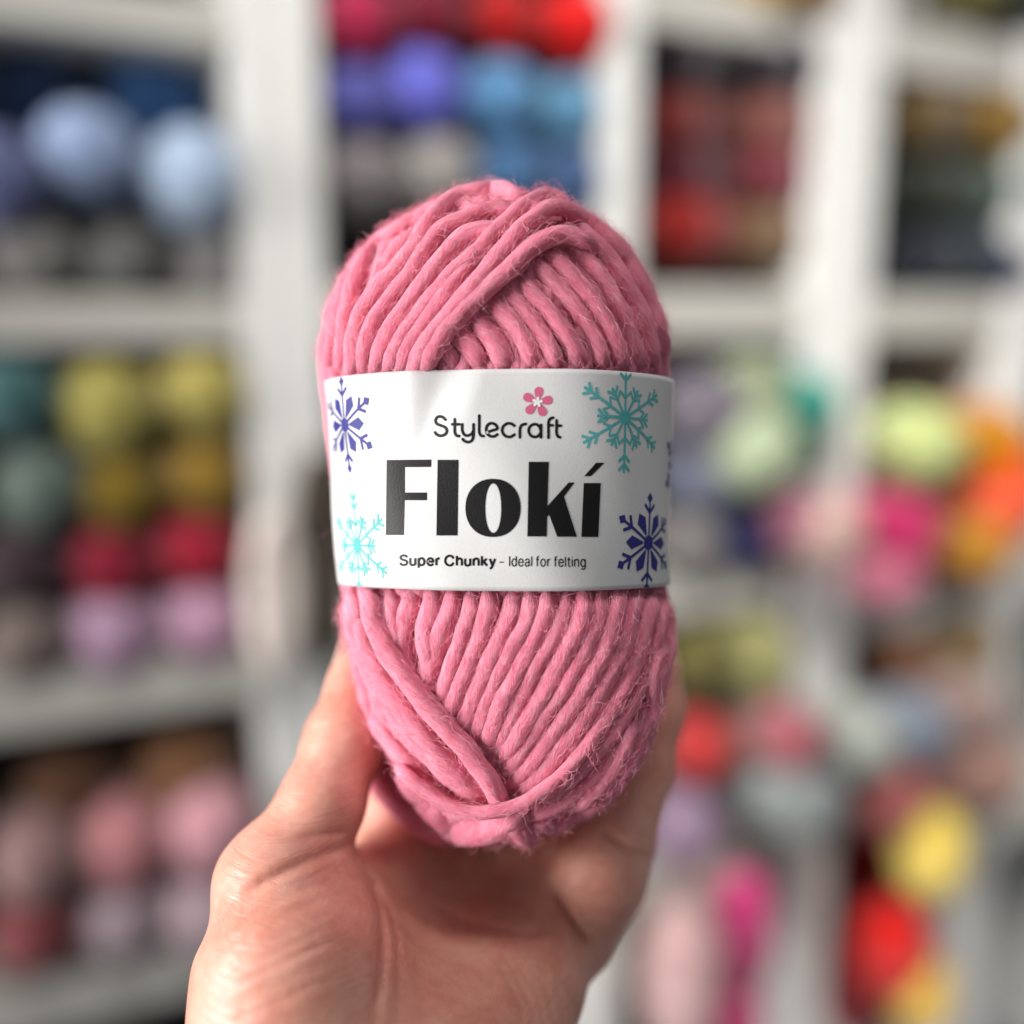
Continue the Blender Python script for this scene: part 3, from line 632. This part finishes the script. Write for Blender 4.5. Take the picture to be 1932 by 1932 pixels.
def strokes(name, paths, w, mat, cap=True, label=None):
    for k, p in enumerate(paths): pass
    o = None; allp = []
    for k, p in enumerate(paths): allp.append((to_sv(c2(stroke_poly(p, w, cap))), .00006 + .00001 * (k % 4)))
    # strokes that cross lie on slightly different heights so that no two faces share a plane
    bm_objs = [prints(name, [a], mat, off=h) for a, h in allp]
    base = bm_objs[0]
    if len(bm_objs) > 1:
        bm = bmesh.new()
        for b in bm_objs: bm.from_mesh(b.data)
        bm.to_mesh(base.data); bm.free()
        for b in bm_objs[1:]: bpy.data.objects.remove(b)
    if label: base['label'] = label
    return base
STY = [('S', [[(691, 318), (676, 305), (655, 303), (641, 318), (646, 338), (668, 348), (690, 358), (698, 376), (688, 394), (665, 400), (648, 394), (638, 383)]]),
       ('t', [[(738, 316), (738, 350), (738, 380), (746, 398), (760, 402)], [(725, 342), (761, 342)]]),
       ('y', [[(776, 342), (776, 372), (786, 394), (804, 399), (824, 390), (832, 372)], [(833, 342), (833, 372), (832, 402), (824, 424), (806, 432), (788, 427), (778, 417)]]),
       ('l', [[(862, 298), (862, 340), (862, 380), (870, 398), (884, 402)]]),
       ('e', [[(902, 382), (925, 374), (953, 364), (948, 348), (934, 338), (915, 338), (901, 351), (897, 371), (904, 391), (921, 403), (940, 402), (953, 393)]]),
       ('c', [[(1040, 349), (1022, 338), (1001, 339), (984, 352), (978, 372), (985, 392), (1002, 404), (1022, 405), (1040, 394)]]),
       ('r', [[(1068, 408), (1068, 380), (1070, 358), (1081, 344), (1098, 340)]]),
       ('a', [[(1174, 374), (1167, 354), (1150, 342), (1131, 344), (1116, 358), (1113, 378), (1122, 397), (1141, 406), (1160, 401), (1172, 387)], [(1175, 345), (1175, 408)]]),
       ('f', [[(1213, 410), (1213, 370), (1213, 335), (1219, 316), (1236, 308)], [(1214, 347), (1234, 347)]]),
       ('t', [[(1254, 322), (1254, 355), (1254, 386), (1261, 403), (1272, 408)], [(1255, 349), (1275, 349)]])]
for ch, ps in STY: strokes('letter', ps, 14.5, M_BLACK, label='small black letter %s' % ch)
# small line of type, drawn from strokes: (width, strokes in a box of cap height 1)
def arc(cx, cy, rx, ry, a0, a1, n=9): return [(cx + rx * math.cos(math.radians(a0 + (a1 - a0) * i / (n - 1))), cy + ry * math.sin(math.radians(a0 + (a1 - a0) * i / (n - 1)))) for i in range(n)]
X = .73
GL = {'S': (.60, [[(.55, .78), (.50, .92), (.31, 1.0), (.10, .92), (.05, .74), (.14, .60), (.32, .52), (.50, .44), (.58, .27), (.50, .08), (.30, 0), (.10, .07), (.03, .24)]]),
      'u': (.48, [[(.04, X), (.04, .25), (.09, .06), (.24, 0), (.38, .07), (.44, .22)], [(.44, X), (.44, 0)]]),
      'p': (.54, [[(.04, X), (.04, -.27)], arc(.27, .365, .23, .365, 178, -178, 15)]),
      'e': (.50, [[(.03, .385), (.25, .385), (.47, .385), (.43, .61), (.26, X), (.09, .64), (.02, .38), (.08, .10), (.26, 0), (.40, .06), (.46, .18)]]),
      'r': (.30, [[(.04, X), (.04, 0)], [(.04, .42), (.09, .62), (.20, .71), (.30, .71)]]),
      'C': (.72, [[(.68, .70), (.58, .92), (.38, 1.0), (.16, .90), (.04, .66), (.03, .38), (.14, .12), (.36, 0), (.56, .07), (.68, .30)]]),
      'h': (.48, [[(.04, 1.0), (.04, 0)], [(.04, .45), (.10, .66), (.24, X), (.38, .68), (.44, .50), (.44, 0)]]),
      'n': (.48, [[(.04, X), (.04, 0)], [(.04, .45), (.10, .66), (.24, X), (.38, .68), (.44, .50), (.44, 0)]]),
      'k': (.46, [[(.04, 1.0), (.04, 0)], [(.42, X), (.06, .30)], [(.18, .42), (.45, 0)]]),
      'y': (.46, [[(.02, X), (.24, .02)], [(.45, X), (.24, .04), (.18, -.14), (.11, -.24), (.01, -.25)]]),
      'I': (.08, [[(.04, 1.0), (.04, 0)]]), 'd': (.52, [[(.47, 1.0), (.47, 0)], arc(.25, .365, .22, .365, 2, 358, 15)]),
      'a': (.48, [[(.05, .54), (.11, .68), (.25, X), (.38, .67), (.42, .50), (.42, .12), (.47, 0)], [(.42, .43), (.22, .39), (.06, .31), (.03, .15), (.11, .02), (.25, 0), (.37, .09), (.42, .24)]]),
      'l': (.08, [[(.04, 1.0), (.04, 0)]]), 'f': (.28, [[(.12, 0), (.12, .75), (.15, .94), (.29, .99)], [(.0, .70), (.28, .70)]]),
      'o': (.52, [arc(.26, .365, .23, .365, 90, 449, 17)]), 't': (.28, [[(.13, .93), (.13, .17), (.17, .03), (.28, .01)], [(.0, .70), (.28, .70)]]),
      'i': (.08, [[(.04, X), (.04, 0)], [(.04, 1.0), (.04, .92)]]), 'g': (.52, [[(.47, X), (.47, .0), (.41, -.20), (.24, -.27), (.07, -.18)], arc(.25, .365, .22, .365, 2, 358, 15)]),
      '-': (.42, [[(.02, .34), (.40, .34)]])}
def type_line(text, x0, x1, ybase0, ybase1, cap, w, gap):
    adv = [(.24 if ch == ' ' else GL[ch][0] + gap) for ch in text]; k = (x1 - x0) / (sum(adv) - gap); x = 0
    for ch, a in zip(text, adv):
        if ch != ' ':
            yb = ybase0 + (ybase1 - ybase0) * x / sum(adv)
            strokes('letter', [[(x0 + k * (x + q[0]), yb - cap * q[1]) for q in s] for s in GL[ch][1]], w, M_BLACK, cap=False, label='tiny black %s' % ('dash' if ch == '-' else 'letter ' + ch))
        x += a
type_line('Super Chunky', 460, 943, 1056, 1060, 49, 11.5, .19)
type_line('-', 964, 988, 1058, 1058, 49, 5.5, .1)
type_line('Ideal for felting', 1014, 1402, 1061, 1064, 50, 6.0, .17)
# flower over the lettering
def petal(cx, cy, ang, r0, r1, w, n=22):
    out = []
    for i in range(n):
        a = 2 * math.pi * i / n; u = (r0 + r1) / 2 + (r1 - r0) / 2 * math.cos(a); vv = w * math.sin(a) * (.72 + .34 * math.cos(a))
        out.append((cx + u * math.cos(ang) - vv * math.sin(ang), cy + u * math.sin(ang) + vv * math.cos(ang)))
    return out
for k in range(5):
    prints('petal', [to_sv(c2(petal(1157, 229, math.radians(-82 + 72 * k), 8, 78, 29)))], M_PINK, off=.00006 + .000006 * k)
    prints('flower_centre', [to_sv(c2(petal(1157, 229, math.radians(-82 + 72 * k), -2, 27, 9)))], M_WHITE, off=.00013 + .000006 * k)
# snowflakes, drawn flat on the paper
def bar(a, b, w):
    a = np.array(a, float); b = np.array(b, float); t = (b - a) / np.linalg.norm(b - a); n = np.array([-t[1], t[0]]) * w / 2
    return [tuple(a + n), tuple(b + n), tuple(b - n), tuple(a - n)]
def pol(r, deg): return (r * math.cos(math.radians(deg)), r * math.sin(math.radians(deg)))
def flake_kite():
    P = [ell(0, 0, .15, .15, 28)]
    for k in range(6):
        g = 90 + 60 * k; rot = lambda x, y: (x * math.cos(math.radians(g)) - y * math.sin(math.radians(g)), x * math.sin(math.radians(g)) + y * math.cos(math.radians(g)))
        P.append(bar(pol(.1, g), pol(.86, g), .056))
        P.append([rot(.78, 0), rot(.89, .098), rot(1.0, 0), rot(.89, -.098)])
        for s in (-1, 1): P.append(bar(rot(.60, 0), rot(.76, s * .17), .066))
        g2 = g + 30; rot2 = lambda x, y: (x * math.cos(math.radians(g2)) - y * math.sin(math.radians(g2)), x * math.sin(math.radians(g2)) + y * math.cos(math.radians(g2)))
        P.append([rot2(.17, .018), rot2(.50, .135), rot2(.66, 0.0), rot2(.50, -.135), rot2(.17, -.018)])
    return P
def flake_branch():
    P = [ell(0, 0, .125, .125, 28)]; z = []
    for k in range(6):
        g = 90 + 60 * k
        for gg, L, ch in ((g, 1.0, (.68, .84)), (g + 30, .60, (.46,))):
            rot = lambda x, y, gg=gg: (x * math.cos(math.radians(gg)) - y * math.sin(math.radians(gg)), x * math.sin(math.radians(gg)) + y * math.cos(math.radians(gg)))
            P.append(bar(pol(.08, gg), pol(L, gg), .050))
            for c in ch:
                for s in (-1, 1): P.append(bar(rot(c, 0), rot(c + .125, s * .125), .050))
    for k in range(12):
        g = 90 + 30 * k
        P.append(bar(pol(.36, g - .5), pol(.50, g + 15.4), .040)); P.append(bar(pol(.50, g + 14.6), pol(.36, g + 30.5), .0401))
    return P
def flake(kind, centre, Rpx, mat, label, rot=0, wide=1.0):
    s0, v0 = (to_sv(c2([centre]))[0] if not isinstance(centre, np.ndarray) else centre); R = Rpx / 2.0125 * .74826 * KX * .955
    c, s = math.cos(math.radians(rot)), math.sin(math.radians(rot)); objs = []
    for i, p in enumerate(kind()):
        q = np.array([(s0 + R * wide * (x * c - y * s), v0 + R * (x * s + y * c)) for x, y in p]); objs.append(prints('snowflake', [q], mat, off=.00005 + .000004 * (i % 17), step=.0011))
    bm = bmesh.new()
    for o in objs: bm.from_mesh(o.data)
    bm.to_mesh(objs[0].data); bm.free()
    for o in objs[1:]: bpy.data.objects.remove(o)
    objs[0]['label'] = label
flake(flake_kite, (180, 345), 248, M_NAVY, 'blue violet snowflake at the upper left of the band', 0, .84)
flake(flake_branch, (1603, 308), 270, M_TEAL, 'teal snowflake at the upper right of the band', -1.5, .94)
flake(flake_branch, (243, 957), 274, M_TEAL, 'aqua snowflake at the lower left of the band', 0, .86)
flake(flake_kite, (1721, 943), 254, M_NAVY, 'dark navy snowflake at the lower right of the band', -2, .92)
_e = to_sv(c2([(1790, 520), (130, 730)]))
flake(flake_kite, np.array([_e[0, 0] + .0115, _e[0, 1] - .001]), 225, M_NAVY, 'navy snowflake wrapping round the right edge', 0)
flake(flake_kite, np.array([_e[1, 0] - .0135, _e[1, 1]]), 225, M_NAVY, 'navy snowflake wrapping round the left edge', 0)

# ------------------------------------------------------------------ the hand: one continuous skin from a blended distance field
def build_hand():
    st = .00075
    xs = np.arange(-.100, .056, st, dtype=np.float32); ys = np.arange(-.165, -.012, st, dtype=np.float32); zs = np.arange(.168, .312, st, dtype=np.float32)
    Xg, Yg, Zg = np.meshgrid(xs, ys, zs, indexing='ij')
    def cone(a, b):
        pa = PX(*a[:3]).astype(np.float32); pb = PX(*b[:3]).astype(np.float32); d = pb - pa; L2 = float(d @ d)
        t = np.clip(((Xg - pa[0]) * d[0] + (Yg - pa[1]) * d[1] + (Zg - pa[2]) * d[2]) / L2, 0, 1)
        r = a[3] + (b[3] - a[3]) * (t * t * (3 - 2 * t) * .5 + t * .5)
        return np.sqrt((Xg - pa[0] - t * d[0]) ** 2 + (Yg - pa[1] - t * d[1]) ** 2 + (Zg - pa[2] - t * d[2]) ** 2) - r
    def smin(a, b, k):
        h = np.clip(.5 + .5 * (b - a) / k, 0, 1); return b + (a - b) * h - k * h * (1 - h)
    def chain(js, k=.004):
        d = None
        for a, b in zip(js[:-1], js[1:]):
            c = cone(a, b); d = c if d is None else smin(d, c, k)
        return d
    thumb = chain([(590, 1800, .232, .0150), (528, 1672, .231, .0140), (606, 1520, .238, .0094), (650, 1400, .247, .0092), (690, 1295, .2555, .0088), (704, 1215, .260, .0070)], .005)
    thenar = smin(cone((548, 2080, .214, .0240), (566, 1850, .222, .0215)), cone((566, 1850, .222, .0215), (590, 1705, .236, .0145)), .008)
    palm = chain([(690, 2060, .238, .017), (700, 1850, .246, .0150), (742, 1640, .261, .0118)], .006)
    for js in ([(770, 2060, .240, .017), (800, 1850, .252, .0145), (855, 1650, .267, .0112)], [(850, 2060, .237, .017), (900, 1860, .249, .0145), (985, 1680, .265, .0110)], [(895, 2060, .232, .018), (948, 1880, .250, .0155), (1066, 1755, .264, .0112)]):
        palm = smin(palm, chain(js, .006), .012)
    hypo = cone((880, 2020, .224, .0180), (975, 1850, .243, .0145))
    heel = cone((740, 2110, .222, .028), (720, 2700, .19, .028))
    mound = cone((1010, 1770, .2545, .0125), (960, 1870, .246, .0135)); hand = smin(palm, hypo, .010); hand = smin(hand, mound, .008); hand = smin(hand, thenar, .017); hand = smin(hand, heel, .016); hand = smin(hand, thumb, .0055)
    index = chain([(742, 1640, .261, .0104), (765, 1440, .277, .0090), (800, 1270, .2785, .0080), (815, 1175, .276, .0068)])
    middle = chain([(855, 1650, .267, .0104), (880, 1420, .2795, .0090), (905, 1230, .280, .0080), (918, 1130, .2775, .0068)])
    ring_ = chain([(1000, 1672, .265, .0104), (1058, 1450, .276, .0092), (1072, 1265, .2785, .0078), (1070, 1175, .276, .0066)])
    little = chain([(1085, 1762, .258, .0105), (1128, 1655, .2555, .0117), (1158, 1588, .260, .0101), (1208, 1450, .268, .0088), (1232, 1340, .2715, .0082), (1236, 1262, .272, .0068)], .0035)
    for fg in (index, middle, ring_): hand = smin(hand, fg, .0045)
    hand = smin(hand, little, .0040)
    # creases: shallow grooves along the skin folds
    PXg = 966 + FPX * Xg / Zg; PYg = 966 - FPX * Yg / Zg
    def groove(pts, width, depth):
        P = catmull(pts, len(pts) * 5) if len(pts) > 2 else np.array(pts, float)
        x0, y0 = P.min(0) - 3 * width; x1, y1 = P.max(0) + 3 * width
        m = (PXg > x0) & (PXg < x1) & (PYg > y0) & (PYg < y1) & (np.abs(hand) < .004)
        qx = PXg[m]; qy = PYg[m]; best = np.full(qx.shape, 1e9, np.float32); tt = np.zeros(qx.shape, np.float32); n = len(P) - 1
        for i in range(n):
            ax, ay = P[i]; bx, by = P[i + 1]; dx, dy = bx - ax, by - ay
            t = np.clip(((qx - ax) * dx + (qy - ay) * dy) / (dx * dx + dy * dy + 1e-9), 0, 1); dd = np.hypot(qx - ax - t * dx, qy - ay - t * dy)
            up = dd < best; best = np.where(up, dd, best); tt = np.where(up, (i + t) / n, tt)
        hand[m] += depth * np.exp(-(best / width) ** 2) * np.clip(np.sin(math.pi * np.clip(tt, .04, .96)) * 1.6, 0, 1)
    groove([(668, 1590), (630, 1606), (570, 1630), (505, 1662), (445, 1700)], 10, .0011)
    groove([(660, 1570), (610, 1575), (560, 1582)], 6, .0006)
    for k in range(9):
        o = k * 27 + random.uniform(-8, 8); groove([(425 - k * 4, 1735 + o), (500, 1692 + o), (585, 1655 + o * .98), (655, 1632 + o * .95)], 7, .00022 + .00010 * (k % 3))
    groove([(672, 1618), (706, 1680), (722, 1760), (718, 1850), (700, 1950)], 9, .0013)
    groove([(690, 1640), (735, 1720), (752, 1820), (748, 1940)], 7, .0005)
    groove([(800, 1700), (900, 1745), (1010, 1760), (1060, 1735)], 8, .0009)
    groove([(1040, 1668), (1070, 1725), (1112, 1795)], 8, .0020); groove([(1060, 1690), (1110, 1740), (1140, 1760)], 6, .0006)
    groove([(1130, 1560), (1180, 1596), (1228, 1626)], 8, .0012)
    for k in range(6): groove([(900 + k * 26, 1760 + k * 10), (960 + k * 24, 1850 + k * 8), (1000 + k * 16, 1950)], 6, .0005)
    groove([(565, 1382), (620, 1372), (680, 1375)], 6, .0005); groove([(560, 1395), (615, 1388), (670, 1392)], 6, .0004)
    # surface nets
    f = hand; neg = f < 0; nx, ny, nz = f.shape
    cnt = sum(neg[i:nx - 1 + i, j:ny - 1 + j, k:nz - 1 + k].astype(np.int8) for i in (0, 1) for j in (0, 1) for k in (0, 1))
    cells = np.argwhere((cnt > 0) & (cnt < 8)); idx = -np.ones(cnt.shape, np.int64); idx[tuple(cells.T)] = np.arange(len(cells))
    acc = np.zeros((len(cells), 3)); num = np.zeros(len(cells)); cor = [(i, j, k) for i in (0, 1) for j in (0, 1) for k in (0, 1)]
    for a in cor:
        for ax in range(3):
            if a[ax]: continue
            b = list(a); b[ax] = 1
            fa = f[cells[:, 0] + a[0], cells[:, 1] + a[1], cells[:, 2] + a[2]]; fb = f[cells[:, 0] + b[0], cells[:, 1] + b[1], cells[:, 2] + b[2]]
            m = (fa < 0) != (fb < 0); t = np.where(m, fa / np.where(fa == fb, 1, fa - fb), 0)
            p = np.tile(np.array(a, float), (len(cells), 1)); p[:, ax] += t; acc[m] += p[m]; num[m] += 1
    V = np.array([xs[0], ys[0], zs[0]]) + (cells + acc / num[:, None]) * st
    Fc = []
    for ax in range(3):
        o1, o2 = [(1, 2), (2, 0), (0, 1)][ax]; sl = [slice(1, -1)] * 3; sl[ax] = slice(0, -1); s2 = list(sl); s2[ax] = slice(1, None)
        A = neg[tuple(slice(0, s) for s in f.shape)]
        n0 = np.take(A, range(0, f.shape[ax] - 1), ax); n1 = np.take(A, range(1, f.shape[ax]), ax); e = np.argwhere(n0 != n1)
        ok = (e[:, o1] > 0) & (e[:, o2] > 0) & (e[:, o1] < f.shape[o1] - 1) & (e[:, o2] < f.shape[o2] - 1); e = e[ok]; fl = n0[tuple(e.T)]
        q = []
        for d1, d2 in ((0, 0), (-1, 0), (-1, -1), (0, -1)):
            c = e.copy(); c[:, o1] += d1; c[:, o2] += d2; q.append(idx[tuple(c.T)])
        q = np.stack(q, 1); q = np.where(fl[:, None], q[:, ::1], q[:, ::-1]); Fc.append(q)
    Fc = np.concatenate(Fc); Fc = Fc[(Fc >= 0).all(1)]
    return V, Fc
HV, HF = build_hand()
hand_base = C2W(PX(730, 2180, .215))
hand = mesh_obj('hand', C2W(HV), HF, M_SKIN, None, True, hand_base); hand.location = hand_base
tag(hand, 'bare hand with thumb at left, gripping the pink yarn ball from below', 'hand')
sm = hand.modifiers.new('relax', 'SMOOTH'); sm.factor = .5; sm.iterations = 2
# nail on the far side of the thumb tip
def nail():
    c0 = PX(690, 1285, .2555); c1_ = PX(704, 1205, .260); t = unit(c1_ - c0); side = unit(np.array([-1.0, .12, .32])); side = unit(side - t * (side @ t)); b = np.cross(t, side)
    V = []; Fc = []; n, m = 12, 10
    for i in range(n + 1):
        u = i / n; rr = .0089 - .0016 * u
        for j in range(m + 1):
            a = (j / m - .5) * 1.7 * (1 - .35 * max(0, u - .75) * 4 * .5); p = c0 + t * (u * .0125) + (side * math.cos(a) + b * math.sin(a)) * rr
            V.append(p)
    for i in range(n):
        for j in range(m): Fc.append((i * (m + 1) + j, i * (m + 1) + j + 1, (i + 1) * (m + 1) + j + 1, (i + 1) * (m + 1) + j))
    o = mesh_obj('thumb_nail', C2W(np.array(V)), Fc, M_NAIL, hand, True, hand_base)
    so = o.modifiers.new('thickness', 'SOLIDIFY'); so.thickness = .0005
nail()
